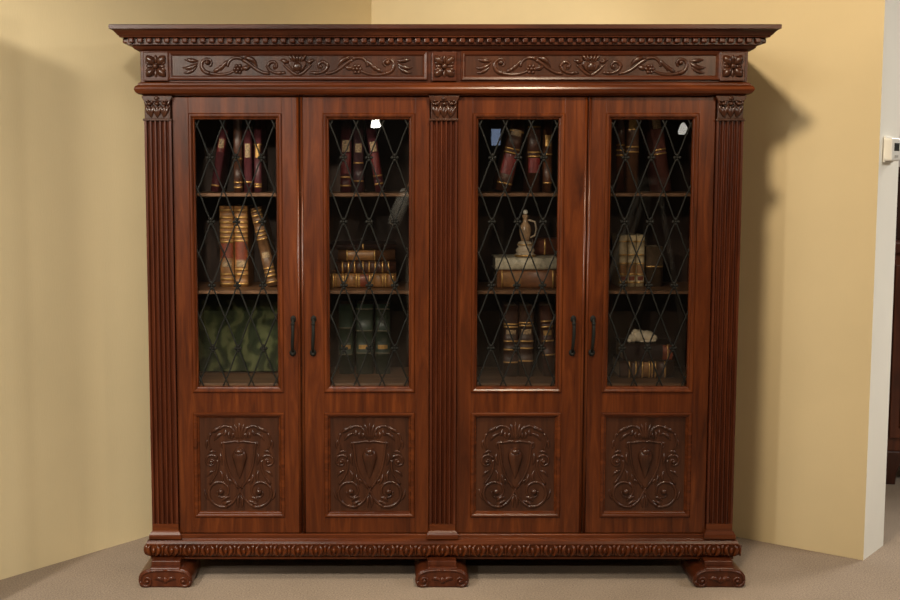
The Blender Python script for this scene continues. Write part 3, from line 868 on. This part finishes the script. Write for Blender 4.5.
PX, PY = .06, -5.22
per = thing('person', 'person in white shirt and pale trousers holding a camera, mirrored in the glass', 'person', (PX, PY, 0))
ch = {'pelvis': (0, 0, .96, .15, .10), 'belly': (0, .01, 1.08, .135, .095), 'chest': (0, .0, 1.27, .16, .11), 'up': (0, -.01, 1.40, .13, .085), 'neck': (0, .0, 1.48, .055, .055),
      'nape': (0, .012, 1.535, .055, .058), 'jaw': (0, .03, 1.585, .062, .075), 'face': (0, .022, 1.65, .075, .095), 'crown': (0, .01, 1.72, .066, .085), 'top': (0, .008, 1.755, .035, .045),
      'nose': (0, .125, 1.635, .010, .012)}
ed = path_edges(['pelvis', 'belly', 'chest', 'up', 'neck', 'nape', 'jaw', 'face', 'crown', 'top'], ['face', 'nose'])
cl, ce = {}, []
for s_, n_ in ((-1, 'l'), (1, 'r')):
    arm = {'sh': (s_ * .185, -.01, 1.385, .062, .062), 'ua': (s_ * .245, .03, 1.27, .050, .050), 'el': (s_ * .285, .10, 1.155, .041, .041), 'fa': (s_ * .225, .20, 1.30, .036, .036), 'wr': (s_ * .155, .245, 1.475, .026, .022), 'pm': (s_ * .125, .25, 1.535, .036, .016)}
    for k, v in arm.items(): ch[n_ + k] = v
    ed += path_edges(['up'] + [n_ + k for k in arm])
    for f_ in range(4):
        fx, fz = s_ * (.115 - .004 * f_), 1.572 + .019 * (f_ - 1.5)
        L_ = (.9, 1.0, .95, .75)[f_]
        p = [(s_ * .118, .262, 1.545 + .010 * (f_ - 1.5), .010, .010), (fx, .285, fz, .0088, .0088), (fx - s_ * .022 * L_, .297, fz + .004, .008, .008), (fx - s_ * .040 * L_, .297, fz + .005, .007, .007)]
        for q, v in enumerate(p): ch['%sf%d%d' % (n_, f_, q)] = v
        ed += path_edges([n_ + 'pm'] + ['%sf%d%d' % (n_, f_, q) for q in range(4)])
    p = [(s_ * .120, .225, 1.52, .012, .012), (s_ * .098, .205, 1.528, .0095, .0095), (s_ * .075, .200, 1.545, .008, .008)]
    for q, v in enumerate(p): ch['%st%d' % (n_, q)] = v
    ed += path_edges([n_ + 'pm'] + ['%st%d' % (n_, q) for q in range(3)])
    leg = {'hp': (s_ * .09, 0, .90, .098, .098), 'th': (s_ * .10, .01, .70, .080, .085), 'kn': (s_ * .105, .015, .49, .058, .060), 'cf': (s_ * .11, -.01, .33, .055, .058), 'an': (s_ * .115, -.02, .09, .036, .040), 'ft': (s_ * .125, .06, .045, .040, .030), 'to': (s_ * .135, .15, .030, .036, .022)}
    for k, v in leg.items(): ch[n_ + k] = v
    ed += path_edges(['pelvis'] + [n_ + k for k in leg])
SKIN = plain('skin', (.46, .25, .16), .5, .1, 10)
skin('body', ch, ed, SKIN, per)
sh = {k: (v[0], v[1], v[2], v[3] + .014, v[4] + .014) for k, v in ch.items() if k in ('pelvis', 'belly', 'chest', 'up')}
for n_ in 'lr':
    for k in ('sh', 'ua', 'el', 'fa'): v = ch[n_ + k]; sh[n_ + k] = (v[0], v[1], v[2], v[3] + .014, v[4] + .014)
    v = ch[n_ + 'wr']; sh[n_ + 'wr'] = (v[0] * 1.06, v[1] - .006, v[2] - .03, .040, .036)
sh['collar'] = (0, -.005, 1.455, .072, .068)
skin('shirt', sh, path_edges(['pelvis', 'belly', 'chest', 'up', 'collar'], *[['up'] + [n_ + k for k in ('sh', 'ua', 'el', 'fa', 'wr')] for n_ in 'lr']), plain('white_cotton', (.66, .64, .58), .8, .02, 3), per)
tr_ = {'pelvis': (0, 0, .93, .158, .112)}
for n_ in 'lr':
    for k in ('hp', 'th', 'kn', 'cf', 'an'): v = ch[n_ + k]; tr_[n_ + k] = (v[0], v[1], v[2], max(v[3], .06) + .014, max(v[4], .06) + .014)
skin('trousers', tr_, path_edges(*[['pelvis'] + [n_ + k for k in ('hp', 'th', 'kn', 'cf', 'an')] for n_ in 'lr']), plain('pale_khaki', (.42, .38, .31), .85, .1, 30), per)
for s_ in (-1, 1):
    bm = bmesh.new(); blob(bm, (s_ * .128, .055, .042), (.052, .135, .042)); box(bm, s_ * .128 - .045, s_ * .128 + .045, -.065, .165, 0, .02, .008); obj('shoe', bm, DARK, per)
bm = bmesh.new(); blob(bm, (0, -.012, 1.70), (.088, .100, .090), 3); blob(bm, (0, -.045, 1.63), (.078, .062, .08), 3); obj('hair', bm, plain('grey_hair', (.15, .15, .155), .7, .3, 60), per)
for s_ in (-1, 1):
    bm = bmesh.new(); blob(bm, (s_ * .031, .104, 1.662), (.012, .010, .009)); obj('eye', bm, plain('eye_white', (.6, .58, .55), .3, .05), per)
    bm = bmesh.new(); blob(bm, (s_ * .080, .010, 1.645), (.010, .020, .032)); obj('ear', bm, SKIN, per)
bm = bmesh.new(); blob(bm, (0, .100, 1.592), (.024, .012, .006)); obj('mouth', bm, plain('lips', (.32, .11, .09), .5, .1), per)
r = thing('photo_camera', 'black camera held up by the person in the white shirt', 'camera', (PX, PY + .285, 1.56))
BLK = plain('black_plastic', (.02, .02, .02), .4, .2, 40)
bm = bmesh.new(); box(bm, -.066, .066, -.03, .006, -.042, .044, .010, 3); box(bm, -.026, .026, -.028, .004, .040, .066, .008, 3); obj('camera_body', bm, BLK, r)
bm = bmesh.new(); tube(bm, [(0, .004, 0), (0, .03, 0), (0, .032, 0), (0, .075, 0)], lambda t: .034 if t < .5 else .030, 20); obj('lens', bm, BLK, r)

# ------------------------------------------------------------------ lights
def area(name, loc, size, power, col, target=None, spread=None):
    l = bpy.data.lights.new(name, 'AREA'); l.energy = power; l.color = col
    l.shape = 'RECTANGLE'; l.size, l.size_y = size
    if spread: l.spread = spread
    o = bpy.data.objects.new(name, l); C.objects.link(o); o.location = loc
    if target is not None:
        o.rotation_euler = (Vector(target) - Vector(loc)).to_track_quat('-Z', 'Y').to_euler()
    return o
def spot(name, loc, target, power, col, ang, blend, rad):
    l = bpy.data.lights.new(name, 'SPOT'); l.energy = power; l.color = col
    l.spot_size = math.radians(ang); l.spot_blend = blend; l.shadow_soft_size = rad
    o = bpy.data.objects.new(name, l); C.objects.link(o); o.location = loc
    o.rotation_euler = (Vector(target) - Vector(loc)).to_track_quat('-Z', 'Y').to_euler()
    return o
WARM = (1.0, .82, .58); NEU = (1.0, .93, .80); COOL = (1.0, .97, .90)
spot('ceiling_spot', (.45, -1.386, 2.97), (1.25, .45, 1.05), 165, WARM, 104, .4, .085)
spot('ceiling_spot', (-2.6, -2.9, 2.95), (-1.35, .55, 1.4), 420, NEU, 58, .35, .10)
spot('ceiling_spot', (-.6, -5.2, 2.97), (-1.75, .15, 1.0), 450, NEU, 32, .6, .12)
spot('ceiling_spot', (-2.9, -6.2, 2.95), (-.7, 0, 1.15), 310, NEU, 36, .5, .1)
spot('ceiling_spot', (2.7, -6.2, 2.95), (.75, 0, 1.15), 165, WARM, 34, .5, .1)
spot('ceiling_spot', (-.2, -2.3, 2.97), (.0, -5.3, 1.1), 210, NEU, 60, .5, .1)  # added lamp with no known fixture, brightens the person mirrored in the glass
area('ceiling_light', (-.9, -3.0, HC - .02), (1.6, 1.2), 95, NEU)
area('ceiling_light', (4.0, -1.2, HC - .02), (1.0, 1.0), 90, COOL)
area('ceiling_light', (4.2, 2.2, HC - .02), (1.2, 1.2), 140, COOL)

w = bpy.data.worlds.new('world'); S.world = w; w.use_nodes = True
w.node_tree.nodes['Background'].inputs[0].default_value = (1, .88, .72, 1)
w.node_tree.nodes['Background'].inputs[1].default_value = .1

# ------------------------------------------------------------------ camera
cam = bpy.data.cameras.new('camera'); co = bpy.data.objects.new('camera', cam); C.objects.link(co)
co.location = (CAMX, CY_, CZ_); co.rotation_euler = (PI / 2 - P_, 0, 0)
cam.shift_x = (450 - PPX) / 900          # the photograph is a crop, its optical centre left of the middle
cam.sensor_width = 36; cam.lens = F_ / 900 * 36
S.camera = co
S.view_settings.view_transform = 'Standard'; S.view_settings.look = 'None'
S.view_settings.gamma = 1; S.view_settings.use_curve_mapping = False
S.view_settings.exposure = 0.0
S.cycles.use_denoising = True
